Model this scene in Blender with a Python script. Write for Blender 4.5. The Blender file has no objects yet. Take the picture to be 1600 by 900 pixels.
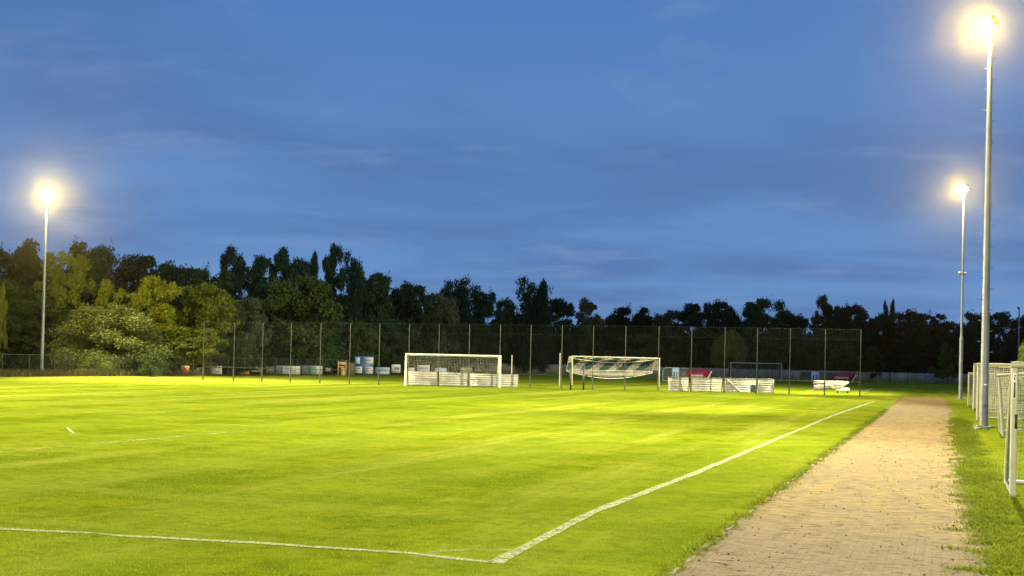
import bpy, math, random
import numpy as np
from mathutils import Vector, Matrix, Euler
random.seed(7)
R = math.radians
scn = bpy.context.scene
COL = scn.collection

# ------------------------------------------------------------------ camera
F = 1950.0                    # focal length in pixels of a 1600 px wide frame
CH = 2.33                     # camera height
PITCH, ROLL = R(0.8), R(1.32)
SHIFT = (109.5 - F*math.tan(PITCH))/1600.0
cd = bpy.data.cameras.new('camera'); cam = bpy.data.objects.new('camera', cd); COL.objects.link(cam)
cd.sensor_width = 36; cd.lens = 36*F/1600; cd.shift_y = SHIFT
cd.clip_start = 0.1; cd.clip_end = 5000
CM = Matrix.Translation((0, 0, CH)) @ Matrix.Rotation(R(90)+PITCH, 4, 'X') @ Matrix.Rotation(ROLL, 4, 'Z')
cam.matrix_world = CM
scn.camera = cam
CR = CM.to_3x3()
def ray(u, v):
    return CR @ Vector(((u-800)/F, (450-v)/F + SHIFT*1600/F, -1.0))
def gp(u, v, z=0.0):
    """ground point seen at a place in the frame"""
    d = ray(u, v); t = (z-CH)/d.z
    return Vector((d.x*t, d.y*t, z))
def hz(u):
    a, b = ray(u, 450), ray(u, 650)
    lo, hi = 450, 650
    for _ in range(40):
        m = (lo+hi)/2
        if ray(u, m).z > 0: lo = m
        else: hi = m
    return lo
def gd(u, D):
    """ground point in column u at depth D"""
    d = ray(u, hz(u)); t = D/d.y
    return Vector((d.x*t, D, 0))
def top(u, v, D):
    d = ray(u, v); return CH + d.z*D/d.y
TH = math.atan2(*(lambda d: (d.x, d.y))(ray(1476, hz(1476))))   # bearing of touchline and path
AL = Vector((math.sin(TH), math.cos(TH), 0)); AC = Vector((math.cos(TH), -math.sin(TH), 0))
def to_local(p): return (p.dot(AC), p.dot(AL))

# ------------------------------------------------------------------ sky
w = bpy.data.worlds.new('World'); scn.world = w; w.use_nodes = True
nt = w.node_tree; N = nt.nodes; L = nt.links
bg = N['Background']
tc = N.new('ShaderNodeTexCoord'); sp = N.new('ShaderNodeSeparateXYZ'); L.new(tc.outputs['Generated'], sp.inputs[0])
def wm(op, a, b=None, cl=False):
    n = N.new('ShaderNodeMath'); n.operation = op; n.use_clamp = cl
    for i, s in enumerate((a, b)):
        if s is None: continue
        if isinstance(s, (int, float)): n.inputs[i].default_value = s
        else: L.new(s, n.inputs[i])
    return n.outputs[0]
zz = wm('MAXIMUM', sp.outputs[2], 0.0)
den = wm('ADD', zz, 0.10)
cx = wm('DIVIDE', sp.outputs[0], den); cy = wm('DIVIDE', sp.outputs[1], den)
cmb = N.new('ShaderNodeCombineXYZ'); L.new(cx, cmb.inputs[0]); L.new(wm('MULTIPLY', cy, 1.15), cmb.inputs[1])
def wn(scale, detail, off, rough=.5):
    mp = N.new('ShaderNodeMapping'); mp.inputs['Location'].default_value = off
    L.new(cmb.outputs[0], mp.inputs[0])
    n = N.new('ShaderNodeTexNoise'); n.inputs['Scale'].default_value = scale; n.inputs['Detail'].default_value = detail
    n.inputs['Roughness'].default_value = rough; n.inputs['Distortion'].default_value = .35
    L.new(mp.outputs[0], n.inputs['Vector']); return n.outputs[0]
def wramp(src, stops):
    r = N.new('ShaderNodeValToRGB'); r.color_ramp.interpolation = 'EASE'
    e = r.color_ramp.elements
    while len(e) < len(stops): e.new(.5)
    for k, (p, c) in enumerate(stops): e[k].position = p; e[k].color = (*c, 1)
    L.new(src, r.inputs[0]); return r.outputs[0]
def wmix(f, a, b):
    m = N.new('ShaderNodeMix'); m.data_type = 'RGBA'
    for i, s in ((0, f), (6, a), (7, b)):
        if isinstance(s, (int, float)): m.inputs[i].default_value = s
        elif isinstance(s, tuple): m.inputs[i].default_value = (*s, 1)
        else: L.new(s, m.inputs[i])
    return m.outputs[2]
base = wramp(zz, [(0.0, (.162, .318, .600)), (.10, (.125, .270, .575)), (.30, (.085, .208, .510)), (1.0, (.05, .14, .34))])
c1 = wramp(wn(.75, 5, (3.1, 1.7, 0)), [(.36, (0, 0, 0)), (.64, (1, 1, 1))])
c2 = wramp(wn(1.7, 7, (7.7, -2.3, 4), .58), [(.50, (0, 0, 0)), (.78, (1, 1, 1))])
s1 = wmix(wm('MULTIPLY', c1, .55), base, (.072, .148, .350))
s2 = wmix(wm('MULTIPLY', c2, .75), s1, (.175, .290, .540))
L.new(s2, bg.inputs[0]); bg.inputs[1].default_value = 1.0

scn.view_settings.view_transform = 'Standard'; scn.view_settings.look = 'None'
scn.view_settings.exposure = 0; scn.view_settings.gamma = 1
scn.render.engine = 'CYCLES'
scn.cycles.use_denoising = True
scn.cycles.max_bounces = 5; scn.cycles.transparent_max_bounces = 24
scn.cycles.sample_clamp_indirect = 4

# ------------------------------------------------------------------ helpers
def tag(o, label=None, cat=None, group=None, kind=None):
    if label: o['label'] = label
    if cat: o['category'] = cat
    if group: o['group'] = group
    if kind: o['kind'] = kind
    return o
def empty(name, loc, rz=0.0):
    o = bpy.data.objects.new(name, None); COL.objects.link(o)
    o.location = loc; o.rotation_euler = (0, 0, rz); o.empty_display_size = .2
    return o
class MB:
    def __init__(s): s.v = []; s.f = []; s.m = []; s.n = 0
    def add(s, vs, fs, mi=0):
        vs = np.asarray(vs, float).reshape(-1, 3); fs = np.asarray(fs, int)
        s.v.append(vs); s.f.append((fs + s.n)); s.m.append(np.full(len(fs), mi)); s.n += len(vs)
        return s
    def box(s, c, d, rz=0.0, mi=0, ry=0.0, rx=0.0):
        x, y, z = d[0]/2, d[1]/2, d[2]/2
        vs = [(-x, -y, -z), (x, -y, -z), (x, y, -z), (-x, y, -z), (-x, -y, z), (x, -y, z), (x, y, z), (-x, y, z)]
        M = Euler((rx, ry, rz)).to_matrix()
        vs = [tuple(M @ Vector(p) + Vector(c)) for p in vs]
        return s.add(vs, [(0, 3, 2, 1), (4, 5, 6, 7), (0, 1, 5, 4), (1, 2, 6, 5), (2, 3, 7, 6), (3, 0, 4, 7)], mi)
    def tube(s, pts, r, n=8, mi=0, r1=None):
        pts = [Vector(p) for p in pts]; k = len(pts)
        rs = [r + ((r1 if r1 is not None else r)-r)*i/(k-1) for i in range(k)]
        vs = []; fs = []
        up = None
        for i, p in enumerate(pts):
            d = (pts[min(i+1, k-1)] - pts[max(i-1, 0)]).normalized()
            if up is None:
                up = Vector((0, 0, 1)) if abs(d.z) < .9 else Vector((1, 0, 0))
            a = d.cross(up).normalized(); b = a.cross(d).normalized(); up = b
            for j in range(n):
                t = 2*math.pi*j/n; vs.append(p + a*math.cos(t)*rs[i] + b*math.sin(t)*rs[i])
        for i in range(k-1):
            for j in range(n):
                j2 = (j+1) % n; fs.append((i*n+j, i*n+j2, (i+1)*n+j2, (i+1)*n+j))
        s.add(vs, fs, mi)
        q = len(vs)
        s.add([tuple(pts[0])] + vs[:n], [(0, j2+1, j+1, 0) for j in range(n) for j2 in [(j+1) % n]][:0] or [(0, 1, 2, 3)], mi) if n == 3 else None
        if n > 3 and n % 2 == 0:
            for e0 in (0, (k-1)*n):
                ring = vs[e0:e0+n]
                s.add(ring, [(0, j, j+1, j+2) for j in range(1, n-2, 2)] if n > 4 else [(0, 1, 2, 3)], mi)
        return s
    def twines(s, segs, r, mi=0):
        """many straight twines at once, each a three-sided prism"""
        A = np.array([a for a, b in segs], float); B = np.array([b for a, b in segs], float)
        D = B-A; D /= np.linalg.norm(D, axis=1)[:, None]+1e-9
        U = np.where(np.abs(D[:, 2:3]) < .9, np.array([[0, 0, 1.]]), np.array([[1., 0, 0]]))
        P = np.cross(D, U); P /= np.linalg.norm(P, axis=1)[:, None]; Q = np.cross(P, D)
        out = []
        for e in (A, B):
            for j in range(3):
                t = 2*math.pi*j/3; out.append(e + (P*math.cos(t)+Q*math.sin(t))*r)
        V = np.stack(out, 1).reshape(-1, 3); n = len(segs)
        f = np.array([(0, 1, 4, 3), (1, 2, 5, 4), (2, 0, 3, 5)])
        return s.add(V, (f[None]+6*np.arange(n)[:, None, None]).reshape(-1, 4), mi)
    def build(s, name, mats, parent=None, smooth=False):
        V = np.concatenate(s.v); Fc = np.concatenate([f.reshape(-1, 4) for f in s.f]); M = np.concatenate(s.m)
        me = bpy.data.meshes.new(name)
        me.vertices.add(len(V)); me.vertices.foreach_set('co', V.astype(np.float32).ravel())
        me.loops.add(Fc.size); me.loops.foreach_set('vertex_index', Fc.astype(np.int32).ravel())
        me.polygons.add(len(Fc)); me.polygons.foreach_set('loop_start', (np.arange(len(Fc))*4).astype(np.int32))
        me.polygons.foreach_set('material_index', M.astype(np.int32))
        if smooth: me.polygons.foreach_set('use_smooth', np.ones(len(Fc), bool))
        me.update(calc_edges=True)
        for m in (mats if isinstance(mats, (list, tuple)) else [mats]): me.materials.append(m)
        o = bpy.data.objects.new(name, me); COL.objects.link(o)
        if parent is not None: o.parent = parent
        return o

def mat(name, col, rough=.7, metal=0.0, var=.0, scale=6.0, spec=.5, col2=None, detail=4, bump=0.0):
    m = bpy.data.materials.new(name); m.use_nodes = True
    n = m.node_tree.nodes; l = m.node_tree.links; b = n['Principled BSDF']
    b.inputs['Base Color'].default_value = (*col, 1); b.inputs['Roughness'].default_value = rough
    b.inputs['Metallic'].default_value = metal; b.inputs['Specular IOR Level'].default_value = spec
    if var or col2:
        t = n.new('ShaderNodeTexCoord'); no = n.new('ShaderNodeTexNoise')
        no.inputs['Scale'].default_value = scale; no.inputs['Detail'].default_value = detail
        l.new(t.outputs['Object'], no.inputs['Vector'])
        r = n.new('ShaderNodeValToRGB'); e = r.color_ramp.elements
        c2 = col2 or tuple(min(1, c*(1+var)) for c in col); c1 = tuple(c*(1-var) for c in col)
        e[0].position = .35; e[0].color = (*c1, 1); e[1].position = .68; e[1].color = (*c2, 1)
        l.new(no.outputs[0], r.inputs[0]); l.new(r.outputs[0], b.inputs['Base Color'])
        if bump:
            bp = n.new('ShaderNodeBump'); bp.inputs['Distance'].default_value = bump
            l.new(no.outputs[0], bp.inputs['Height']); l.new(bp.outputs[0], b.inputs['Normal'])
    return m
def leafmat(name, col, var=.36, trans=.15):
    m = bpy.data.materials.new(name); m.use_nodes = True
    n = m.node_tree.nodes; l = m.node_tree.links; b = n['Principled BSDF']
    g = n.new('ShaderNodeNewGeometry'); t = n.new('ShaderNodeTexCoord'); no = n.new('ShaderNodeTexNoise')
    no.inputs['Scale'].default_value = .45; no.inputs['Detail'].default_value = 2; l.new(t.outputs['Object'], no.inputs['Vector'])
    oi = n.new('ShaderNodeObjectInfo')
    mx = n.new('ShaderNodeMath'); mx.operation = 'MULTIPLY_ADD'; mx.inputs[1].default_value = .45
    l.new(g.outputs['Random Per Island'], mx.inputs[0])
    ad = n.new('ShaderNodeMath'); ad.operation = 'MULTIPLY'; ad.inputs[1].default_value = .65; l.new(no.outputs[0], ad.inputs[0])
    l.new(ad.outputs[0], mx.inputs[2])
    r = n.new('ShaderNodeValToRGB'); e = r.color_ramp.elements
    e[0].position = .2; e[0].color = (*[c*(1-var) for c in col], 1)
    e[1].position = .85; e[1].color = (col[0]*(1+var*1.3), col[1]*(1+var), col[2]*(1+var*.6), 1)
    l.new(mx.outputs[0], r.inputs[0])
    hs = n.new('ShaderNodeHueSaturation'); l.new(r.outputs[0], hs.inputs['Color'])
    mr = n.new('ShaderNodeMapRange'); mr.inputs['To Min'].default_value = .8; mr.inputs['To Max'].default_value = 1.25
    l.new(oi.outputs['Random'], mr.inputs[0]); l.new(mr.outputs[0], hs.inputs['Value'])
    l.new(hs.outputs[0], b.inputs['Base Color'])
    b.inputs['Roughness'].default_value = .65; b.inputs['Specular IOR Level'].default_value = .15
    tr = n.new('ShaderNodeBsdfTranslucent'); l.new(hs.outputs[0], tr.inputs[0])
    ms = n.new('ShaderNodeMixShader'); ms.inputs[0].default_value = trans
    l.new(b.outputs[0], ms.inputs[1]); l.new(tr.outputs[0], ms.inputs[2]); l.new(ms.outputs[0], n['Material Output'].inputs[0])
    return m

M = {
 'steel': mat('galvanised_steel', (.20, .23, .27), .5, .25, .18, 1.2),
 'white_paint': mat('white_paint', (.74, .74, .70), .4, 0, .08, 3),
 'cream': mat('weathered_cream_tube', (.34, .35, .28), .5, 0, .14, 2.5),
 'dark_post': mat('dark_green_post', (.045, .055, .045), .5, .2, .2, 3),
 'grey_post': mat('grey_green_post', (.045, .058, .05), .5, .3, .2, 2),
 'net_dark': mat('dark_twine', (.022, .034, .026), .8),
 'net_white': mat('white_twine', (.62, .64, .58), .8, 0, .15, 3),
 'net_green': mat('green_twine', (.03, .10, .07), .8),
 'cloth': mat('dark_green_cloth', (.025, .045, .035), .8, 0, .2, 2),
 'black': mat('black_rubber', (.02, .02, .022), .5),
 'slat': mat('dirty_white_slat', (.40, .41, .39), .5, 0, .14, 2.2),
 'gap': mat('grey_slot', (.30, .30, .28), .7),
 'wall': mat('concrete_wall', (.20, .21, .20), .9, 0, .3, .6, detail=6),
 'bark': mat('bark', (.055, .045, .035), .95, 0, .4, 5, bump=.02),
 'wood': mat('tan_boarding', (.42, .31, .17), .8, 0, .25, 3),
 'dwood': mat('dark_boarding', (.07, .065, .05), .8, 0, .25, 3),
 'orange': mat('orange_banner', (.52, .20, .06), .6, 0, .08, 2),
 'bwhite': mat('board_white', (.52, .55, .58), .5, 0, .10, 2),
 'bblack': mat('board_black', (.018, .016, .02), .5),
 'bgrey': mat('board_grey', (.07, .075, .065), .6, 0, .2, 3),
 'bblue': mat('board_blue', (.05, .12, .33), .5, 0, .1, 2),
 'bpale': mat('board_pale_blue', (.36, .50, .66), .5, 0, .1, 2),
 'bteal': mat('board_teal', (.20, .42, .36), .5, 0, .15, 1.5),
 'bred': mat('board_crimson', (.17, .014, .035), .5, 0, .1, 2),
 'ink': mat('dark_ink', (.06, .07, .11), .6),
 'olive': mat('olive_sheet', (.20, .22, .10), .7, 0, .3, 2),
 'green_bag': mat('green_sheet', (.12, .24, .08), .8, 0, .5, 5),
 'glass_off': mat('lamp_housing', (.10, .10, .11), .4, .6),
}
def emis(name, col, s):
    m = bpy.data.materials.new(name); m.use_nodes = True
    b = m.node_tree.nodes['Principled BSDF']
    b.inputs['Base Color'].default_value = (.8, .8, .7, 1)
    b.inputs['Emission Color'].default_value = (*col, 1); b.inputs['Emission Strength'].default_value = s
    m.cycles.emission_sampling = 'NONE'
    return m
M['lamp'] = emis('lit_lamp_glass', (1, .86, .45), 60)

# ------------------------------------------------------------------ ground
def nodes_for(name):
    m = bpy.data.materials.new(name); m.use_nodes = True
    n = m.node_tree.nodes; l = m.node_tree.links
    class K: pass
    k = K(); k.m = m; k.n = n; k.l = l; k.b = n['Principled BSDF']; k.tc = n.new('ShaderNodeTexCoord')
    def put(inp, s):
        if isinstance(s, (int, float)): inp.default_value = s
        elif isinstance(s, tuple): inp.default_value = s if len(s) == 3 and inp.type == 'VECTOR' else (*s, 1)[:4]
        else: l.new(s, inp)
    def noise(scale, detail=4, rough=.5, vec=None, sc=(1, 1, 1), off=(0, 0, 0)):
        mp = n.new('ShaderNodeMapping'); mp.inputs['Scale'].default_value = sc; mp.inputs['Location'].default_value = off
        l.new(vec or k.tc.outputs['Object'], mp.inputs[0])
        x = n.new('ShaderNodeTexNoise'); x.inputs['Scale'].default_value = scale; x.inputs['Detail'].default_value = detail
        x.inputs['Roughness'].default_value = rough; l.new(mp.outputs[0], x.inputs['Vector']); return x.outputs[0]
    def math_(op, a, b=0.0, c=None, clamp=False):
        x = n.new('ShaderNodeMath'); x.operation = op; x.use_clamp = clamp
        put(x.inputs[0], a); put(x.inputs[1], b)
        if c is not None: put(x.inputs[2], c)
        return x.outputs[0]
    def mr(s, a, b, c=0.0, d=1.0):
        x = n.new('ShaderNodeMapRange'); x.interpolation_type = 'SMOOTHSTEP'; l.new(s, x.inputs[0])
        for i, q in zip((1, 2, 3, 4), (a, b, c, d)): x.inputs[i].default_value = q
        return x.outputs[0]
    def mix(f, a, b):
        x = n.new('ShaderNodeMix'); x.data_type = 'RGBA'
        put(x.inputs[0], f)
        for i, q in ((6, a), (7, b)):
            if isinstance(q, tuple): x.inputs[i].default_value = (*q, 1)
            else: l.new(q, x.inputs[i])
        return x.outputs[2]
    def bump(h, dist, st=1.0):
        x = n.new('ShaderNodeBump'); x.inputs['Distance'].default_value = dist; x.inputs['Strength'].default_value = st
        l.new(h, x.inputs['Height']); l.new(x.outputs[0], k.b.inputs['Normal'])
    k.noise, k.math, k.mr, k.mix, k.bump, k.put = noise, math_, mr, mix, bump, put
    return k

G1c, G2c, G3c = (.118, .172, .007), (.185, .232, .012), (.056, .094, .006)
k = nodes_for('mown_grass')
sep = k.n.new('ShaderNodeSeparateXYZ'); k.l.new(k.tc.outputs['Object'], sep.inputs[0])
big = k.noise(.05, 5, .55); med = k.noise(.42, 6, .62); fine = k.noise(4.5, 5, .7); vf = k.noise(42, 3, .7)
wob = k.math('MULTIPLY_ADD', k.noise(.12, 3), 1.2, sep.outputs[0])
str_ = k.mr(k.math('SINE', k.math('MULTIPLY', wob, 2*math.pi/5.2)), -.5, .5)
streak = k.noise(.5, 5, .6, sc=(1, .07, 1), off=(9, 3, 0))
cross = k.noise(.45, 5, .6, sc=(.08, 1, 1), off=(2, 31, 0))
c = k.mix(k.mr(med, .40, .60), G1c, G2c)
m2 = k.noise(1.6, 6, .68, off=(5, 5, 0)); c = k.mix(k.mr(m2, .46, .66, 0, .45), c, G3c)
m3 = k.noise(.9, 6, .7, off=(15, 35, 0)); c = k.mix(k.mr(m3, .56, .70, 0, .5), c, (.30, .33, .05))
c = k.mix(k.math('MULTIPLY', str_, .26), c, (.23, .31, .03))
c = k.mix(k.mr(streak, .48, .66, 0, .65), c, (.27, .32, .045))
c = k.mix(k.mr(cross, .55, .72, 0, .42), c, (.25, .30, .035))
c = k.mix(k.mr(big, .42, .66, 0, .18), c, (.085, .150, .006))
c = k.mix(k.mr(fine, .47, .72, 0, .55), c, G3c)
c = k.mix(k.mr(vf, .50, .70, 0, .50), c, G3c)
dry = k.noise(9, 4, .7, off=(4, 4, 4))
c = k.mix(k.mr(dry, .60, .74, 0, .38), c, (.30, .32, .09))
# small bare scuffs
sc_ = k.noise(1.3, 3, .5, off=(50, 20, 0)); c = k.mix(k.mr(sc_, .745, .78, 0, .7), c, (.10, .075, .03))
k.l.new(c, k.b.inputs['Base Color']); k.b.inputs['Roughness'].default_value = .95; k.b.inputs['Specular IOR Level'].default_value = .0
k.bump(k.math('ADD', vf, k.math('MULTIPLY', fine, 1.6)), .02, .6)
M['grass'] = k.m

mb = MB()
S = 900
mb.add([(-S, -S, 0), (S, -S, 0), (S, S, 0), (-S, S, 0)], [(0, 1, 2, 3)])
ground = mb.build('ground', M['grass']); ground.rotation_euler = (0, 0, -TH); tag(ground, kind='structure')

# path -------------------------------------------------------------
k = nodes_for('sandy_brick_paving')
br = k.n.new('ShaderNodeTexBrick'); k.l.new(k.tc.outputs['Object'], br.inputs['Vector'])
br.inputs['Scale'].default_value = 1; br.inputs['Brick Width'].default_value = .21; br.inputs['Row Height'].default_value = .105
br.inputs['Mortar Size'].default_value = .009; br.inputs['Mortar Smooth'].default_value = .4
br.inputs['Color1'].default_value = (.22, .185, .135, 1); br.inputs['Color2'].default_value = (.17, .142, .10, 1); br.inputs['Mortar'].default_value = (.095, .08, .05, 1)
sep = k.n.new('ShaderNodeSeparateXYZ'); k.l.new(k.tc.outputs['Object'], sep.inputs[0])
s1 = k.noise(.55, 6, .6); s2 = k.noise(5, 5, .65, sc=(.5, 1.6, 1)); s3 = k.noise(34, 3, .7)
near = k.mr(k.math('MULTIPLY_ADD', k.noise(.5, 4), 5.0, sep.outputs[1]), 17.5, 24.5)
sand = k.mix(k.mr(s2, .35, .65), (.185, .140, .048), (.335, .258, .098))
c = k.mix(k.math('MULTIPLY', k.mr(s1, .26, .52, .45, .98), k.math('MULTIPLY_ADD', near, .82, .12)), br.outputs['Color'], sand)
d1 = k.noise(1.1, 6, .72, sc=(1, .8, 1), off=(21, 2, 0)); c = k.mix(k.mr(d1, .48, .58, 0, .5), c, (.155, .125, .08))
c = k.mix(k.mr(s3, .50, .66, 0, .55), c, (.10, .075, .037))
lit = k.noise(6.5, 5, .7, sc=(.45, 1.3, 1), off=(7, 7, 0)); c = k.mix(k.mr(lit, .55, .60, 0, .95), c, (.055, .042, .018))
moss = k.noise(2.2, 5, .7, off=(3, 9, 0)); c = k.mix(k.mr(moss, .56, .70, 0, .5), c, (.085, .085, .025))
k.l.new(c, k.b.inputs['Base Color']); k.b.inputs['Roughness'].default_value = .95; k.b.inputs['Specular IOR Level'].default_value = .15
k.bump(k.math('ADD', k.math('MULTIPLY', s3, .8), k.math('MULTIPLY', s2, 1.2)), .02, .9)
M['path'] = k.m
def pix_edge(pts): return [to_local(gp(u, v)) for u, v in pts]
Lp = pix_edge([(1020, 925), (1065, 888), (1180, 797), (1300, 706), (1375, 650), (1412, 619.5)])
Rp = pix_edge([(1552, 925), (1545, 888), (1522, 797), (1500, 706), (1487, 650), (1476, 619.5)])
def interp(P, y):
    ys = [p[1] for p in P]; xs = [p[0] for p in P]
    return float(np.interp(y, ys, xs))
y0, y1 = 2.0, min(Lp[-1][1], Rp[-1][1])
def edgeL(y): return interp([(Lp[0][0], -5)]+Lp, y)
def edgeR(y): return interp([(Rp[0][0], -5)]+Rp, y)
rn = np.random.RandomState(3)
mb = MB(); ys = np.arange(y0, y1, .12); vs = []
nz = np.convolve(rn.normal(0, 1, len(ys)+8), np.ones(3)/3, 'same'); nz2 = np.convolve(rn.normal(0, 1, len(ys)+8), np.ones(4)/4, 'same')
big2 = np.convolve(rn.normal(0, 1, len(ys)+60), np.ones(22)/4.7, 'same')
nx = 3
for i, y in enumerate(ys):
    a = edgeL(y) + nz[i]*.035; b = edgeR(y) + nz2[i]*.14 + big2[i+20]*.10
    for j in range(nx): vs.append((a+(b-a)*j/(nx-1), y, .006))
fs = [(i*nx+j, i*nx+j+1, (i+1)*nx+j+1, (i+1)*nx+j) for i in range(len(ys)-1) for j in range(nx-1)]
mb.add(vs, fs); path = mb.build('path', M['path']); path.rotation_euler = (0, 0, -TH); tag(path, kind='structure')
# edging stones along the left edge
mb = MB(); y = 8.0
while y < y1-1:
    a = edgeL(y+.25)
    mb.box((a-.03+rn.normal(0, .006), y+.5, .0+rn.uniform(-.012, .006)), (.05, .985, .035), rz=-(edgeL(y+1)-edgeL(y))); y += 1.0
M['kerb'] = mat('kerb_stone', (.12, .105, .065), .9, 0, .3, 3)
kb = mb.build('path_edging', M['kerb']); kb.rotation_euler = (0, 0, -TH); tag(kb, kind='structure')

# painted lines ------------------------------------------------------
k = nodes_for('worn_line_paint')
al = k.noise(5, 5, .75); al2 = k.noise(28, 3, .7)
c = k.mix(k.mr(al2, .4, .7), (.44, .49, .32), (.26, .33, .12)); k.l.new(c, k.b.inputs['Base Color'])
k.l.new(k.math('MULTIPLY', k.mr(al, .32, .54, .25, 1), k.mr(al2, .40, .58, .25, .95)), k.b.inputs['Alpha']); k.b.inputs['Roughness'].default_value = .9
M['line'] = k.m
k = nodes_for('faded_line_paint')
al = k.noise(1.2, 5, .7); al2 = k.noise(28, 3, .7); k.b.inputs['Base Color'].default_value = (.42, .46, .20, 1)
k.l.new(k.math('MULTIPLY', k.mr(al, .38, .62, .1, .65), k.mr(al2, .35, .5, .4, .8)), k.b.inputs['Alpha']); k.b.inputs['Roughness'].default_value = .9
M['faint'] = k.m
def line(name, pts, wd, m, world=False, wob=.012):
    P = [Vector(p) if world else gp(*p) for p in pts]
    # resample
    Q = []
    for a, b in zip(P[:-1], P[1:]):
        n = max(1, int((b-a).length/.5)); Q += [a.lerp(b, i/n) for i in range(n)]
    Q.append(P[-1]); vs = []
    for i, p in enumerate(Q):
        d = (Q[min(i+1, len(Q)-1)]-Q[max(i-1, 0)]).normalized(); s = Vector((d.y, -d.x, 0))
        w1 = wd/2+rn.normal(0, wob); w2 = wd/2+rn.normal(0, wob)
        vs += [tuple(p - s*w1 + Vector((0, 0, .008))), tuple(p + s*w2 + Vector((0, 0, .008)))]
    mb = MB(); mb.add(vs, [(2*i, 2*i+1, 2*i+3, 2*i+2) for i in range(len(Q)-1)])
    o = mb.build(name, m); return tag(o, kind='structure')
line('touch_line', [(773, 881), (850, 840), (925, 801), (1085, 740), (1200, 692), (1300, 650), (1368, 626.5)], .17, M['line'])
line('goal_line', [(-200, 815), (0, 827), (142, 833.5)], .14, M['line'])
line('goal_line', [(142, 833.5), (180, 837)], .10, M['faint'])
line('goal_line', [(180, 837), (400, 849), (640, 865), (768, 879.5)], .14, M['line'])
line('penalty_area_line', [(-200, 727), (0, 707), (130, 695), (260, 684), (400, 672)], .13, M['faint'])
line('goal_area_line', [(105, 668.5), (115, 677)], .07, M['line'])
# quarter arc at the corner
cpt = gp(773, 881); arc = []
for i in range(11):
    t = math.pi/2*i/10
    arc.append(cpt + AL*math.cos(t)*1.0 - AC*math.sin(t)*1.0)
line('corner_arc', arc, .15, M['faint'], True)
line('training_pitch_line', [(1352, 611.5), (1363, 606.5)], .3, M['line'])
line('training_pitch_line', [(1374, 609.6), (1392, 608.4)], .3, M['faint'])
line('training_pitch_line', [(545, 593.6), (632, 594.6)], .3, M['faint'])
line('far_goal_line', [(1368, 626.5), (1440, 623.5)], .12, M['faint'])

# grass blades near the camera, weeds along the path edges --------------
def blades(name, P, h, wd, m, lean=.5):
    n = len(P); a = rn.uniform(0, 2*math.pi, n); hh = h*rn.uniform(.5, 1.3, n); ww = wd*rn.uniform(.6, 1.3, n)
    dx = np.cos(a)*ww/2; dy = np.sin(a)*ww/2; lx = rn.normal(0, lean, n)*hh; ly = rn.normal(0, lean, n)*hh
    z = np.zeros(n)
    V = np.stack([np.stack([P[:, 0]-dx, P[:, 1]-dy, z-.003], 1), np.stack([P[:, 0]+dx, P[:, 1]+dy, z-.003], 1),
                  np.stack([P[:, 0]+dx*.4+lx, P[:, 1]+dy*.4+ly, hh], 1), np.stack([P[:, 0]-dx*.4+lx, P[:, 1]-dy*.4+ly, hh*.93], 1)], 1).reshape(-1, 3)
    mb = MB(); mb.add(V, np.arange(4*n).reshape(-1, 4)); return mb.build(name, m)
M['blade'] = leafmat('grass_blade', (.165, .230, .012), .28, .5)
M['weed'] = leafmat('weed_leaf', (.13, .185, .015), .45, .5)
cornerL = to_local(cpt)
TL = [to_local(gp(u, v)) for u, v in [(773, 881), (850, 840), (925, 801), (1085, 740), (1200, 692), (1368, 626.5)]]
def scatter(n, yr, xr):
    y = yr[0] + (yr[1]-yr[0])*rn.uniform(0, 1, n)**1.5; x = rn.uniform(xr[0], xr[1], n)
    # local -> world
    wx = x*AC.x + y*AL.x; wy = x*AC.y + y*AL.y
    ok = (np.abs(wx) < wy*.47+1) & (wy > 11)
    eL = np.interp(y, [p[0+1] for p in Lp], [p[0] for p in Lp]); eR = np.interp(y, [p[1] for p in Rp], [p[0] for p in Rp])
    ok &= (x < eL-.08) | (x > eR+.05)
    tl = np.interp(y, [p[1] for p in TL], [p[0] for p in TL])
    ok &= ~((np.abs(x-tl) < .085) & (y > cornerL[1]-.1))
    ok &= ~((np.abs(y-cornerL[1]) < .09) & (x < cornerL[0]))
    return np.stack([wx[ok], wy[ok]], 1)
g = blades('short_grass', scatter(200000, (8, 34), (-20, 14)), .022, .008, M['blade'], .7)
tag(g, 'short mown grass blades across the near end of the football pitch', 'grass', kind='stuff')
# weeds: clumped points
def clumped(f, nc, per, sd, yr):
    out = []
    for _ in range(nc):
        y = yr[0] + (yr[1]-yr[0])*rn.uniform()**1.3; x = f(y); nn = rn.randint(per[0], per[1])
        q = rn.normal(0, sd, (nn, 2))*[1.5, .8] + [x, y]; out.append(q)
    q = np.concatenate(out); return np.stack([q[:, 0]*AC.x+q[:, 1]*AL.x, q[:, 0]*AC.y+q[:, 1]*AL.y], 1)
wp = np.concatenate([clumped(lambda y: edgeR(y)+rn.normal(.14, .17), 560, (14, 60), .07, (9, 62)),
                     clumped(lambda y: edgeR(y)-abs(rn.normal(.12, .30)), 80, (6, 22), .045, (9, 60)),
                     clumped(lambda y: edgeR(y)+rn.uniform(.1, .6), 480, (20, 50), .11, (9, 60)),
                     clumped(lambda y: edgeL(y)-.06+rn.normal(0, .03), 420, (8, 26), .05, (9, 70))])
g = blades('weeds', wp, .055, .017, M['weed'], .8)
tag(g, 'ragged weeds and long grass creeping over both edges of the sandy path', 'weeds', kind='stuff')
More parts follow.
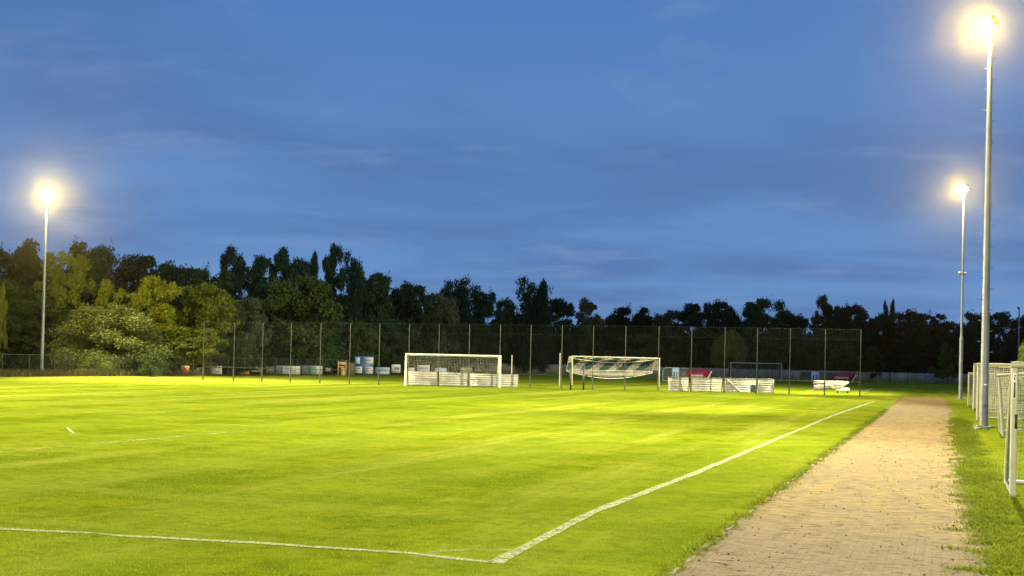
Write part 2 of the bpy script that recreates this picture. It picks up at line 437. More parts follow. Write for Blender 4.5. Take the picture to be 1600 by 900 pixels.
# fallen leaves and crumbs of soil on the paving
M['litter'] = leafmat('fallen_leaf', (.045, .032, .014), .5, .0)
nl = 1100; ly = 9+48*rn.uniform(0, 1, nl)**1.4; lt = rn.beta(1.1, .75, nl)
lx_ = np.array([edgeL(y)+(edgeR(y)-edgeL(y))*t for y, t in zip(ly, lt)])
cl = rn.normal(0, .10, nl); lx_ = lx_ + cl*.5
cw = np.stack([lx_*AC.x+ly*AL.x, lx_*AC.y+ly*AL.y, np.full(nl, .014)], 1)
an = rn.uniform(0, 2*math.pi, nl); sz = rn.uniform(.010, .028, nl)
dx = np.stack([np.cos(an)*sz, np.sin(an)*sz, rn.uniform(-.004, .010, nl)], 1); dy = np.stack([-np.sin(an)*sz*.7, np.cos(an)*sz*.7, rn.uniform(-.004, .012, nl)], 1)
mb = MB(); mb.add(np.stack([cw-dx, cw-dy, cw+dx, cw+dy], 1).reshape(-1, 3), np.arange(4*nl).reshape(-1, 4))
tag(mb.build('fallen_leaves', M['litter']), 'small dark fallen leaves and crumbs of soil scattered over the sandy path', 'leaves', kind='stuff')

# ------------------------------------------------------------------ floodlight masts
def mast(base, H, aims, label, r0=.15, r1=.075, pegs=False, bracket=None, lit=True, power=0, heads=2, group='floodlight masts around the pitch', aimdir=None, jog=False):
    o = empty('floodlight_mast', base); tag(o, label, 'floodlight', group)
    a = Vector((aimdir[0]-base[0], aimdir[1]-base[1], 0)).normalized() if aimdir is not None else -AC
    s = Vector((-a.y, a.x, 0))
    mb = MB()
    if jog: mb.tube([(0, 0, 0), (0, 0, 4.6)], r0, 12).tube([(0, 0, 4.6), (0, 0, 4.75)], r0, 12, r1=r0*.68).tube([(0, 0, 4.75), (0, 0, H)], r0*.68, 12, r1=r1)
    else: mb.tube([(0, 0, 0), (0, 0, H*.5), (0, 0, H)], r0, 12, r1=r1)
    mb.build('pole', M['steel'], o, True)
    mb = MB().box((0, 0, .03), (r0*3.6, r0*3.6, .06))
    for q in range(4): mb.box((math.cos(q*math.pi/2+.785)*r0*2.1, math.sin(q*math.pi/2+.785)*r0*2.1, .08), (.04, .04, .06))
    mb.build('base_plate', M['steel'], o)
    if pegs:
        z = 3.0; sgn = 1
        while z < H-.6:
            rr = r0+(r1-r0)*z/H
            MB().tube([(0, 0, z), (sgn*(rr+.13), 0, z), (sgn*(rr+.13), 0, z+.04)], .016, 4).build('climbing_peg', M['steel'], o); z += .42; sgn = -sgn
    if bracket:
        mb = MB().box((0, 0, bracket), (.34, .12, .14)); mb.box((-.22, 0, bracket+.06), (.22, .16, .16), ry=.5); mb.box((.20, 0, bracket+.05), (.16, .14, .14), ry=-.4)
        mb.build('bracket_box', M['steel'], o)
    W = .52*heads
    MB().tube([tuple(s*(-W/2)+Vector((0, 0, H+.04))), tuple(s*(W/2)+Vector((0, 0, H+.04)))], .045, 8).build('cross_arm', M['steel'], o)
    for i in range(heads):
        off = (i-(heads-1)/2)*.56
        c = s*off + a*.18 + Vector((0, 0, H+.22+.0*i))
        f = (a + Vector((0, 0, -.62))).normalized()
        lm = empty('floodlight_head', (0, 0, 0)); lm.parent = o
        X = s; Z = f; Y = Z.cross(X)
        Mx = Matrix((X, Y, Z)).transposed().to_4x4(); Mx.translation = c
        lm.matrix_local = Mx
        hb = MB().box((0, 0, -.09), (.50, .40, .16)).box((0, 0, -.20), (.30, .24, .08))
        hb.box((0, .215, .01), (.54, .03, .10)).box((0, -.215, .01), (.54, .03, .10)).box((.26, 0, .01), (.03, .40, .10)).box((-.26, 0, .01), (.03, .40, .10))
        hb.tube([(0, 0, -.2), tuple(Mx.inverted() @ (s*off+Vector((0, 0, H+.05))))], .025, 6)
        hb.build('housing', M['glass_off'], lm)
        MB().box((0, 0, .012), (.48, .38, .03)).build('lamp_glass', M['lamp'] if lit else M['glass_off'], lm)
    if lit:
        for k_, (ax, ay, pw, sz) in enumerate(aims):
            ld = bpy.data.lights.new('floodlight_beam', 'SPOT' if sz < 140 else 'POINT'); ld.energy = pw*power; ld.color = (1, .84, .47) if sz < 140 else (1, .72, .26)
            if sz < 140: ld.spot_size = R(sz); ld.spot_blend = 1.0
            ld.shadow_soft_size = .14
            lo = bpy.data.objects.new('floodlight_beam', ld); COL.objects.link(lo); lo.parent = o
            hp = Vector((0, 0, H+.08)) + a*.40 if sz < 140 else Vector((0, 0, H-.02)) + a*.42
            lo.location = hp
            d = Vector((ax, ay, 0)) - (Vector(base)+hp)
            lo.rotation_euler = d.to_track_quat('-Z', 'Y').to_euler()
    return o
PW = 185000
mN = gp(1537, 668); mF = gp(1500.5, 624.5); mL = gp(65, 586.5)
HN = top(1549, 47, mN.y)
HF = top(1505.5, 299, mF.y); HL = top(72, 307, mL.y)
step = mF-mN
pc = lambda s, t: (cpt - AC*s + AL*t)
def aim(p): return (p.x, p.y)
mast(mN, HN, [(*aim(pc(22, 20)), 0.09, 150), (*aim(pc(42, 12)), 0.55, 75), (*aim(pc(11, -6)), 0.6, 78), (*aim(pc(22, 58)), 0.62, 75), (*aim(pc(45, 40)), 0.33, 72), (*aim(pc(10, 10)), 0.2, 120)], 'tallest lit floodlight mast, grey steel with climbing pegs, right of the sandy path', r0=.17, r1=.085, pegs=True, power=PW, aimdir=pc(26, 25))
mast(mF, HF, [(*aim(pc(22, 62)), 0.09, 150), (*aim(pc(24, 105)), 0.95, 90), (*aim(pc(30, 52)), 0.62, 95), (*aim(pc(7, 20)), 0.42, 66)], 'thinner lit floodlight mast with a bracket halfway up, at the far end of the path', r0=.14, r1=.065, bracket=top(1502, 428, mF.y), power=PW, aimdir=pc(26, 55), jog=True)
mast(mL, HL, [(*aim(pc(50, 60)), 0.09, 150), (*aim(pc(26, 62)), 1.3, 120), (*aim(pc(50, 80)), 0.3, 110)], 'lone lit floodlight mast rising in front of the trees at the left', r0=.15, r1=.07, power=PW, aimdir=pc(24, 40))
mL2 = mL - step; mL2.z = 0  # unseen mast, added to even out the light on the pitch
mast(mL2, HL, [(*aim(pc(34, 30)), 1.65, 120), (*aim(pc(26, 6)), 0.75, 72)], 'added floodlight mast out of the picture to the left, there to light the pitch', r0=.15, r1=.07, power=PW, aimdir=pc(20, 25))
mB = Vector((7.5, -22, 0))  # unseen mast, put in to light the foreground and near goal posts
mast(mB, 15.5, [(*aim(pc(18, 14)), .70, 100)], 'added floodlight mast behind the viewer, out of the picture, there to light the near end', r0=.15, r1=.07, power=PW, aimdir=Vector((2, 30, 0)))
pD = gd(1591, 190)
mast(pD, top(1591, 484, 190), [], 'small distant unlit lamp mast behind the yellow green bush at the right edge', r0=.13, r1=.09, lit=False, heads=1, group=None)
# white notice on the near mast
# ------------------------------------------------------------------ goals
def netgrid(mb, quadpts, step, r, sag=0.0, mi=0):
    """bilinear net patch between four corners, twines both ways"""
    a, b, c, d = [Vector(p) for p in quadpts]
    nu = max(2, int(((b-a).length+(c-d).length)/2/step)); nv = max(2, int(((d-a).length+(c-b).length)/2/step))
    def P(i, j):
        u = i/nu; v = j/nv
        p = a.lerp(b, u).lerp(d.lerp(c, u), v)
        if sag: p.z -= sag*math.sin(math.pi*u)*math.sin(math.pi*min(1, v+.15))
        return p
    segs = []
    for i in range(nu+1):
        for j in range(nv): segs.append((P(i, j), P(i, j+1)))
    for j in range(nv+1):
        for i in range(nu): segs.append((P(i, j), P(i+1, j)))
    mb.twines(segs, r, mi)
def goal(base, rz, W, H, D, label, frame='white_paint', net='net_white', r=.06, style='box', group=None, mesh=.13, tw=.0035, topd=.9, tilt=0.0, bottom=0.0, cat='goal', brace=False, netpart=True, hem=False):
    """origin at the foot of one post, the mouth runs along +x, the net lies towards +y"""
    o = empty('football_goal', base, rz); tag(o, label, cat, group)
    if tilt: o.rotation_euler = (tilt, 0, rz)
    fm = M[frame]
    for x in (0, W):
        MB().tube([(x, 0, 0), (x, 0, H-r)], r, 10).build('post', fm, o, True)
    MB().tube([(-r, 0, H), (W+r, 0, H)], r, 10).build('crossbar', fm, o, True)
    for x in (0, W):
        q = r*.62
        if style == 'box':
            pts = [(x, 0, H)] + [(x, topd*.75, H+.0), (x, topd*.93, H-.06), (x, topd, H-.22), (x, D, .35), (x, D, q)]
        else:
            pts = [(x, 0, H), (x, topd, H-.02), (x, D, q)]
        if bottom: pts = [(x, 0, H), (x, topd*.9, H-.03), (x, topd, H-.15), (x, D*.8, bottom+.6)]
        MB().tube(pts, q, 8).build('net_support', fm, o, True)
        if not bottom: MB().tube([(x, 0, q+.005), (x, D, q+.005)], q, 8).build('side_bar', fm, o, True)
    if not bottom: MB().tube([(0, D, r*.62+.005), (W, D, r*.62+.005)], r*.62, 8).build('ground_bar', fm, o, True)
    if brace:
        MB().tube([(0, .1, .9), (-.0, -1.3, .03)], .03, 8).build('brace', fm, o, True)
    if netpart:
        nb = MB(); z0 = bottom
        if z0 == 0:
            netgrid(nb, [(0, 0, H), (W, 0, H), (W, topd, H-.1), (0, topd, H-.1)], mesh, tw, .06)
            netgrid(nb, [(0, topd, H-.1), (W, topd, H-.1), (W, D, .03), (0, D, .03)], mesh, tw, .10)
            for x in (0, W): netgrid(nb, [(x, 0, H), (x, topd, H-.1), (x, D, .03), (x, 0, .03)], mesh, tw)
        else:
            netgrid(nb, [(0, 0, H), (W, 0, H), (W, topd, H-.1), (0, topd, H-.1)], mesh, tw, .22)
            netgrid(nb, [(0, topd, H-.1), (W, topd, H-.1), (W, D*.8, z0+.5), (0, D*.8, z0+.5)], mesh, tw, .25)
            for x in (0, W): netgrid(nb, [(x, 0, H), (x, topd, H-.1), (x, D*.8, z0+.4), (x, .1, z0+.2)], mesh, tw)
            nb2 = MB()
            for zt, sg, yy in ((H-.12, .38, topd), (z0+.62, .0, D*.8), (z0+.5, .62, D*.8-.05)):
                pts = [(W*i/24, yy, zt - sg*math.sin(math.pi*i/24)) for i in range(25)]; nb2.tube(pts, .028, 6)
            netgrid(nb2, [(0, D*.8, z0+.6), (W, D*.8, z0+.6), (W, D*.8-.05, z0+.50), (0, D*.8-.05, z0+.50)], .05, .007, .6)
            nb2.build('gathered_net', M['net_white'], o)
        nb.build('net', M[net] if not isinstance(net, tuple) else [M[q] for q in net], o)
    return o
def goal_between(pl, pr, H, *a, **kw):
    A, B = gp(*pl), gp(*pr); d = B-A
    return goal(A, math.atan2(d.y, d.x), d.length, H, *a, **kw)
goal_between((633.5, 602.8), (781, 605.8), 2.46, 2.0, 'bright white football goal standing in front of the tall ball fence, its net hanging full', mesh=.12, tw=.003, r=.068, style='box', topd=1.3)
# striped second goal
k = nodes_for('striped_twine'); sep = k.n.new('ShaderNodeSeparateXYZ'); k.l.new(k.tc.outputs['Object'], sep.inputs[0])
dg = k.math('MULTIPLY_ADD', sep.outputs[2], 1.1, sep.outputs[0]); st = k.math('FRACT', k.math('MULTIPLY', k.math('SUBTRACT', sep.outputs[0], k.math('MULTIPLY', sep.outputs[2], .9)), .55))
k.l.new(k.mix(k.mr(st, .48, .52), (.02, .09, .06), (.62, .63, .56)), k.b.inputs['Base Color']); M['net_striped'] = k.m
goal_between((893.5, 601.5), (1029.5, 603.8), 2.62, 2.0, 'cream football goal behind the fence, green and white striped net hitched up', frame='cream', net='net_striped', mesh=.085, tw=.0055, r=.06, topd=1.0, bottom=.75)
goal_between((1141.5, 594.0), (1220.5, 595.8), 2.4, 2.0, 'distant grey football goal with dark net beyond the right hand white barriers', frame='steel', net='net_green', mesh=.12, tw=.012, r=.075, topd=1.3)
GR = -TH
goal(gp(1582, 776), GR, 7.32, 2.42, 2.7, 'nearest goal at the right edge, cream posts with a small white sticker on its upright', frame='cream', r=.062, net='net_green', topd=.9, mesh=.12, tw=.0035)
g3 = goal(gp(1568, 682), GR, 5.0, 2.12, 3.2, 'smaller leaning cream goal with a long stay, between tallest mast and nearest goal', frame='cream', r=.055, topd=.6, brace=False, mesh=.11, tw=.005)
g3.rotation_euler = (0, R(-5.0), GR)
for i, (u, v, H, lb) in enumerate([(1527, 656, 2.55, 'cream full size goal at the front of the nested row behind the tallest mast'),
                                 (1533, 646, 2.55, 'cream full size goal in the middle of the nested row behind the tallest mast'),
                                 (1521.5, 640, 2.58, 'cream full size goal at the back of the nested row behind the tallest mast')]):
    goal(gp(u, v), GR+R((-1, 1.5, 0)[i]), 7.32, H, 1.9, lb, frame='cream', r=.06, topd=.8, group='full size goals nested behind the mast', mesh=.10, tw=.006)
gy = goal(gp(1513, 635), GR, 5.0, 2.05, 1.3, 'low junior goal farthest along the row beside the path, with white net', frame='cream', r=.05, topd=.5, mesh=.10, tw=.006)
# stickers on the near goal's post
near_goal = bpy.data.objects['football_goal.003']
# ------------------------------------------------------------------ small props
def vis(c, d, m, parent, name, rz=0, rx=0): return MB().box(c, d, rz=rz, rx=rx).build(name, M[m], parent)
p = near_goal
st = MB().box((0, -.066, 2.02), (.062, .006, .50)).build('sticker', M['white_paint'], p)
MB().box((0, -.071, 1.96), (.036, .004, .28)).box((0, -.071, 2.17), (.022, .004, .07)).box((.004, -.071, 2.225), (.03, .004, .02)).build('sticker_print', M['ink'], st)
MB().box((.035, -.056, 1.38), (.05, .012, .26)).build('black_clip', M['black'], p)
nm = [o for o in bpy.data.objects if o.name == 'floodlight_mast'][0]
MB().box((-.02, -.18, top(1536, 601, mN.y)), (.12, .01, .05)).build('notice', M['white_paint'], nm)
# green sack at the foot of the near mast
mb = MB(); vs = []; fs = []; nn, mm = 12, 7
for i in range(mm):
    for j in range(nn):
        t = 2*math.pi*j/nn; ph = i/(mm-1)*math.pi/2
        rr = (1+.22*math.sin(3*t+i)+.12*math.sin(5*t+2*i))*math.cos(ph*.96)
        vs.append((.30*rr*math.cos(t), .18*rr*math.sin(t), .14*math.sin(ph)*(1+.2*math.sin(4*t+1))))
fs = [(i*nn+j, i*nn+(j+1) % nn, (i+1)*nn+(j+1) % nn, (i+1)*nn+j) for i in range(mm-1) for j in range(nn)]
mb.add(vs, fs); o = mb.build('sack', M['green_bag'], smooth=True); o.location = gp(1533, 671); tag(o, 'crumpled green and white sack lying at the foot of the tallest mast', 'sack')
mb = MB().box((0, 0, .05), (.5, .14, .07), rz=.4).box((.1, .1, .08), (.3, .1, .06), rz=-.3); mb.build('white_fold', M['net_white'], o)

# ------------------------------------------------------------------ tall ball fence
px = [318, 365, 409, 453, 499, 545, 591, 638, 685, 732, 780, 828, 877, 926, 976, 1027, 1077, 1130, 1182, 1235, 1289, 1343]
def fv(u): return float(np.interp(u, [318, 590, 685, 900, 1077, 1235, 1343], [594.8, 601, 602.8, 608.3, 612.0, 616.5, 619]))
def ft(u): return float(np.interp(u, [318, 685, 1030, 1343], [503, 506, 510, 515]))
P = [gp(u, fv(u)) for u in px]
# straighten onto a fitted line so the fence stands in one row
xs = np.array([p.x for p in P]); ysv = np.array([p.y for p in P]); cf = np.polyfit(xs, ysv, 2)
P = [Vector((p.x, float(np.polyval(cf, p.x)), 0)) for p in P]
hs = [top(u, ft(u), p.y) for u, p in zip(px, P)]; HFc = sum(hs)/len(hs)
fo = empty('ball_stop_fence', P[0]); tag(fo, 'tall dark net fence on slim posts running behind the white football goal', 'fence')
O = P[0]; Q = [p-O for p in P]
for i, q in enumerate(Q):
    o = MB().tube([(q.x, q.y, 0), (q.x, q.y, hs[i])], .027, 8).build('post', M['grey_post'], fo, True)
    MB().tube([(q.x, q.y, 0), (q.x, q.y, 1.12)], .052, 8).build('post_sleeve', M['dark_post'], o, True)
nb = MB(); segs = []
for i in range(len(Q)-1):
    a, b = Q[i], Q[i+1]; n = 16
    for j in range(n):
        c = a.lerp(b, j/n); h = hs[i]+(hs[i+1]-hs[i])*j/n
        segs.append(((c.x, c.y, 1.15), (c.x, c.y, h)))
    for j in range(26):
        f0 = 1.15+(hs[i]-1.15)*j/25; f1 = 1.15+(hs[i+1]-1.15)*j/25
        segs.append(((a.x, a.y, f0), (b.x, b.y, f1)))
nb.twines(segs, .0018); nb.build('net', M['net_dark'], fo)
nb = MB()
for i in range(len(Q)-1):
    a, b = Q[i], Q[i+1]
    for f in (1.0, .80, .0):
        z0 = 1.15+(hs[i]-1.15)*f; z1 = 1.15+(hs[i+1]-1.15)*f
        nb.twines([((a.x, a.y, z0), (b.x, b.y, z1))], .005 if f < 1 else .006)
nb.build('tension_wire', M['grey_post'], fo)
nb = MB()
for i in range(len(Q)-1):
    a, b = Q[i], Q[i+1]
    nb.tube([(a.x, a.y-.06, 1.08), (b.x, b.y-.06, 1.08)], .024, 6)
nb.build('hand_rail', M['dark_post'], fo)
# two stout gate posts
for u, lb in ((891.5, 'left hand stout dark gate post in front of the striped goal net'), (911.5, 'right hand stout dark gate post in front of the striped goal net')):
    b = gp(u, 609.3); mb = MB().box((0, 0, .93), (.13, .13, 1.86)).box((0, 0, 1.88), (.16, .16, .04))
    o = mb.build('gate_post', M['dark_post']); o.location = b; tag(o, lb, 'gate post', 'gate posts in the ball fence')
for u, vb, vt, lb in ((799, 601, 555, 'slim cream pole rising behind the right end of the white barriers by the goal'), (874, 603, 552, 'slim cream pole standing alone left of the striped goal')):
    b = gp(u, vb); H_ = top(u, vt, b.y)
    o = MB().tube([(0, 0, 0), (0, 0, H_)], .045, 10).tube([(0, 0, H_), (0, 0, H_+.03)], .055, 10).build('pole', M['cream'], smooth=False); o.location = b; tag(o, lb, 'pole', 'slim cream poles behind the fence')

# ------------------------------------------------------------------ white slatted barriers
def barrier(u0, u1, vb0, vb1, H, label, brace=False, n=6):
    A, B = gp(u0, vb0), gp(u1, vb1)
    d = B-A; W = d.length; o = empty('barrier_panel', A, math.atan2(d.y, d.x)); tag(o, label, 'barrier', 'white slatted barriers behind the fence')
    for x in (.03, W-.03): vis((x, .03, H/2), (.05, .05, H), 'slat', o, 'upright')
    vis((W/2, .055, H/2), (W-.14, .012, H-.1), 'gap', o, 'backing')
    sh = (H-.04)/n
    for i in range(n):
        o2 = MB().box((W/2, .02+rn.uniform(-.004, .004), .05+sh*(i+.5)-.02), (W-.122, .022, sh*.90), rx=rn.normal(0, .006)).build('slat', M['slat'], o)
    vis((W/2, .03, H+.015), (W, .09, .03), 'slat', o, 'top_rail')
    for x in (.15, W-.15): MB().tube([(x, .08, H-.15), (x, .55, .02)], .02, 6).build('stay', M['steel'], o)
    if brace: MB().tube([(.15, -.035, H-.05), (1.35, -.035, .06)], .035, 6).build('diagonal_brace', M['white_paint'], o)
barrier(637, 682.5, 602.3, 603.2, 1.08, 'leftmost dull white slatted barrier, seen through the left half of the white goal')
barrier(686, 731, 603.2, 604.0, 1.08, 'second dull white slatted barrier, seen through the middle of the white goal')
barrier(733.5, 809.5, 604.0, 605.6, 1.05, 'bright white slatted barrier that sticks out past the right post of the white goal')
barrier(1043.5, 1075.5, 611.5, 612.2, 1.12, 'short white slatted barrier in front of the pale blue emblem banner', n=6)
barrier(1079, 1128, 612.2, 613.1, 1.12, 'long white slatted barrier in front of the red arrow banner', n=6)
barrier(1132, 1181, 613.2, 614.2, 1.12, 'white slatted barrier with a pale diagonal brace across it', True)
barrier(1184, 1209, 614.4, 615.0, 1.12, 'short white slatted barrier at the right end of its row')

# ------------------------------------------------------------------ advertising boards
def marks(mb, x0, x1, z, h, y, n=6, mi=0):
    x = x0; wmn = (x1-x0)/(n*1.25)
    while x < x1-wmn*.6:
        w_ = wmn*rn.uniform(.55, 1.1); mb.box((x+w_/2, y, z), (w_, .006, h*rn.uniform(.75, 1)), mi=mi); x += w_+wmn*.25
def board(u0, u1, vb, vt, label, col, inks=(), legs=True, lift=None, bD=None):
    um = (u0+u1)/2
    D = bD or gp(um, vb).y
    A, B = gd(u0, D), gd(u1, D+.1)
    d = B-A; W = d.length; o = empty('advertising_board', A, math.atan2(d.y, d.x)); tag(o, label, 'advertising board', 'advertising boards along the far fence')
    z1 = top(um, vt, D); z0 = max(.06, top(um, vb, D) if lift else .08)
    pn = vis((W/2, 0, (z0+z1)/2), (W-.04, .03, z1-z0), col, o, 'panel')
    for (c, fx0, fx1, fz, fh, n) in inks:
        mb = MB()
        if n == 0: mb.box(((fx0+fx1)/2*W, -.019, z0+(z1-z0)*fz), ((fx1-fx0)*W, .006, (z1-z0)*fh))
        else: marks(mb, fx0*W, fx1*W, z0+(z1-z0)*fz, (z1-z0)*fh, -.019, n)
        mb.build('lettering' if n else 'colour_block', M[c], o)
    for x in (.12, W-.12): MB().box((x, .045, z1/2), (.05, .05, z1)).build('leg', M['dark_post'], o)
    return o
BB = 586
board(299, 323, BB, 572.5, 'black board with a white shirt shaped block, leftmost of the far boards', 'bblack', [('bwhite', .2, .6, .5, .8, 0), ('bwhite', .12, .68, .78, .22, 0)])
board(324, 348, BB, 571.5, 'white board with a small dark mark at its left end, beside the black one', 'bwhite', [('ink', .08, .2, .5, .5, 0), ('bteal', .55, .9, .35, .12, 3)])
board(350, 366.5, BB, 572, 'dull dark grey brown board left of the orange board', 'dwood', [('bgrey', .15, .6, .55, .5, 2)])
board(368, 391, BB, 571, 'plain orange board, the only orange one in the row', 'orange', [('wood', .2, .85, .55, .4, 4)])
board(392, 411.5, BB, 572, 'black board with one line of white lettering, right of the orange board', 'bblack', [('bwhite', .05, .92, .38, .16, 9), ('bwhite', .42, .58, .8, .22, 0)])
board(413, 430, BB, 572.5, 'dull grey green board between a black and a long white one', 'bgrey', [('olive', .25, .36, .5, 1, 0), ('bwhite', .5, .9, .6, .12, 3)])
board(431, 470, BB, 571.5, 'long white board with grey slanted shapes, seen behind the fourth fence post', 'bwhite', [('bpale', .24, .36, .5, .9, 0), ('steel', .5, .85, .45, .14, 6), ('ink', .05, .1, .3, .3, 0)])
board(471.5, 505, BB, 571.5, 'long white and turquoise board right of the white one with grey shapes', 'bwhite', [('bteal', .32, .72, .5, .9, 0), ('steel', .06, .28, .6, .3, 4), ('bwhite', .36, .7, .5, .18, 6)])
board(507, 520, BB, 572.5, 'small black board with white blotch next to the tan hut', 'bblack', [('bwhite', .2, .8, .6, .45, 3)])
D0 = gp(560, BB).y
o = board(553.5, 584, BB, 556.5, 'double height board of blue and white panels right of the tan hut', 'bblue', [('bpale', .05, .3, .76, .36, 0), ('bwhite', .5, .98, .76, .36, 0), ('bwhite', .05, .42, .24, .36, 0), ('bwhite', .55, .97, .24, .38, 0)])
mb = MB(); Wb = 2.15
marks(mb, 1.2, 2.0, 1.72, .16, -.028, 5); marks(mb, .2, .85, .75, .14, -.028, 4); marks(mb, 1.35, 1.95, .78, .12, -.028, 4); mb.build('lettering', M['ink'], o)
board(587, 609.5, BB, 574, 'low pale blue and white board between the double board and raised one', 'bpale', [('bwhite', .05, .95, .25, .3, 0), ('bblue', .15, .85, .65, .15, 7)])
board(612, 626.5, 582, 569.5, 'small white board raised on legs just left of the white goal', 'bwhite', [('ink', .3, .8, .5, .4, 3)], lift=True, bD=D0)
board(637.5, 648.5, 582, 574.5, 'small white board seen through the left corner of the white goal', 'bwhite', [('steel', .2, .8, .5, .2, 3)], lift=True, bD=150)
board(652, 672, 581, 570.5, 'raised white board with blue lettering seen through the white goal', 'bwhite', [('bblue', .12, .88, .55, .3, 6)], lift=True, bD=150)
board(680, 698.5, 583, 575, 'pale blue board seen through the middle of the white goal', 'bpale', [('bwhite', .1, .9, .5, .35, 5)], lift=True, bD=150)
board(719, 738, 583, 574, 'dull olive board seen through the right half of the white goal', 'olive', [('bwhite', .1, .45, .7, .2, 3)], lift=True, bD=152)
board(283, 297, 587, 571.5, 'faded tan and orange board half hidden by grass at the left end', 'wood', [('orange', .4, .95, .5, .8, 0)])
# tan hut
hb = gp(527.5, 587.2); h = empty('wooden_hut', hb); tag(h, 'small tan boarded hut with open front between the far boards', 'hut')
W_ = gd(541.5, hb.y).x-hb.x; hh = top(534, 564, hb.y)
W2 = gd(554, hb.y).x-hb.x
for x in (.04, W_-.04): vis((x, 0, hh/2), (.08, .08, hh), 'wood', h, 'front_post')
vis((W_/2, .02, hh*.84), (W_-.18, .05, .34), 'wood', h, 'fascia'); vis((W_*.42, .04, hh*.60), (W_*.7, .05, .12), 'wood', h, 'counter')
vis((W_*.66, .05, hh*.27), (W_*.55, .05, hh*.5), 'wood', h, 'hatch_board')
vis((W_/2, 1.0, hh/2-.05), (W_, .06, hh-.1), 'dwood', h, 'rear_wall')
vis((W_+.06+(W2-W_)/2, .1, hh*.46), (W2-W_-.06, .08, hh*.9), 'dwood', h, 'side_screen')
MB().box((W_*.5, .5, hh+.05), (W_+.25, 1.3, .07), rx=-.06).build('roof', M['dwood'], h)

# ------------------------------------------------------------------ inflated style banners with emblem and arrow
def popup(u0, u1, D, vt, label, part_x):
    A, B = gd(u0, D), gd(u1, D); W = (B-A).length; H = top((u0+u1)/2, vt, D)
    o = empty('pop_up_banner', A, 0); tag(o, label, 'banner', 'long banners with emblem and red arrow')
    a, b, c = [W*q for q in part_x]
    # arched grey hoop with dark green cloth
    pts = [(.0, 0, .02), (0, 0, H*.72), (.12, 0, H*.92), (.35, 0, H), (a, 0, H)]
    MB().tube(pts, .07, 8).tube([(0, 0, .05), (a, 0, .05)], .05, 8).build('hoop_frame', M['steel'], o, True)
    MB().add([(.05, 0, .05), (a, 0, .05), (a, 0, H*.97), (.3, 0, H*.97)], [(0, 1, 2, 3)]).add([(.05, .03, .05), (.3, .03, H*.97), (a, .03, H*.97), (a, .03, .05)], [(0, 1, 2, 3)]).build('dark_cloth', M['cloth'], o)
    vis(((a+b)/2, -.02, H*.52), (b-a, .08, H*1.02), 'bpale', o, 'emblem_panel')
    em = MB(); cx_ = (a+b)/2; w_ = (b-a)
    em.box((cx_-w_*.22, -.068, H*.45), (w_*.18, .008, H*.5)); em.box((cx_+w_*.12, -.068, H*.6), (w_*.30, .008, H*.14), ry=.7); em.box((cx_+w_*.14, -.069, H*.36), (w_*.16, .008, H*.3), ry=-.5)
    em.build('emblem', M['bblue'], o)
    vis(((b+c)/2, 0, H*.48), (c-b, .05, H*.92), 'bgrey', o, 'dark_panel')
    MB().box(((b+c)/2, -.03, H*.98), (c-b, .05, .07)).build('top_tube', M['steel'], o)
    e = W
    ar = [(c, .0, .04), (e-.75, .0, .04), (e-.12, .0, H*.80), (e-.35, .0, H*.92), (c+(e-c)*.6, 0, H*1.0), (c, .0, H*.90)]
    fr = [(x, -.04, z) for x, y, z in ar]; bk = [(x, .04, z) for x, y, z in ar]
    m_ = MB(); m_.add(fr+bk, [(0, 1, 2, 3), (0, 3, 4, 5), (6, 9, 8, 7), (6, 11, 10, 9), (0, 6, 7, 1), (1, 7, 8, 2), (2, 8, 9, 3), (3, 9, 10, 4), (4, 10, 11, 5), (5, 11, 6, 0)])
    m_.build('red_arrow', M['bred'], o)
    m_ = MB(); marks(m_, c+.35, e-1.1, H*.45, .26, -.046, 9); m_.build('lettering', M['bwhite'], o)
    MB().tube([(e-.72, -.03, .05), (e-.05, -.03, H*.82)], .085, 6).build('slanted_end', M['bwhite'], o)
popup(1036, 1113, 150, 575.3, 'banner with pale emblem and red arrow behind the left white barriers', (.19, .33, .52))
popup(1248, 1339, 172, 581.0, 'banner with pale emblem and red arrow beside the distant goal, above the rail banner', (.22, .36, .58))

# white sheets hung over the rail
rb = gp(1270, 616.9); re = gp(1325, 618.0); dd = re-rb; W_ = dd.length
o = empty('rail_banner', rb, math.atan2(dd.y, dd.x)); tag(o, 'torn white and reddish banner hanging crooked from the dark rail', 'banner')
def sheet(name, pts_top, pts_bot, m, nrow=5, amp=.05, y=-.09):
    n = len(pts_top); vs = []
    for j in range(nrow):
        for i in range(n):
            t = j/(nrow-1); a = Vector((pts_top[i][0], 0, pts_top[i][1])).lerp(Vector((pts_bot[i][0], 0, pts_bot[i][1])), t)
            vs.append((a.x, y - amp*math.sin(i*1.7+j*1.1) - .02, a.z))
    fs = [(j*n+i, j*n+i+1, (j+1)*n+i+1, (j+1)*n+i) for j in range(nrow-1) for i in range(n-1)]
    q = MB().add(vs, fs).build(name, M[m], o, True)
    md = q.modifiers.new('thickness', 'SOLIDIFY'); md.thickness = .012
    return q
X = [W_*i/10 for i in range(11)]
T = [(x, 1.13+.01*math.sin(x*4)) for x in X]
Bt = [(x, z) for x, z in zip(X, [.86, .84, .88, .80, .56, .50, .46, .46, .50, .78, .98])]
sheet('white_cloth', T, Bt, 'white_paint')
X2 = [W_*.5*i/6 for i in range(7)]
sheet('red_strip', [(x, .90+.02*i) for i, x in enumerate(X2)], [(x, .78+.035*i) for i, x in enumerate(X2)], 'bred', 3, .02, -.14)
sheet('cream_fold', [(x, .76+.035*i) for i, x in enumerate(X2)], [(x, .40+.05*i) for i, x in enumerate(X2)], 'bwhite', 4, .03, -.13)
sheet('olive_edge', [(x, .42+.05*i) for i, x in enumerate(X2)], [(x, .32+.03*i) for i, x in enumerate(X2)], 'olive', 3, .02, -.16)
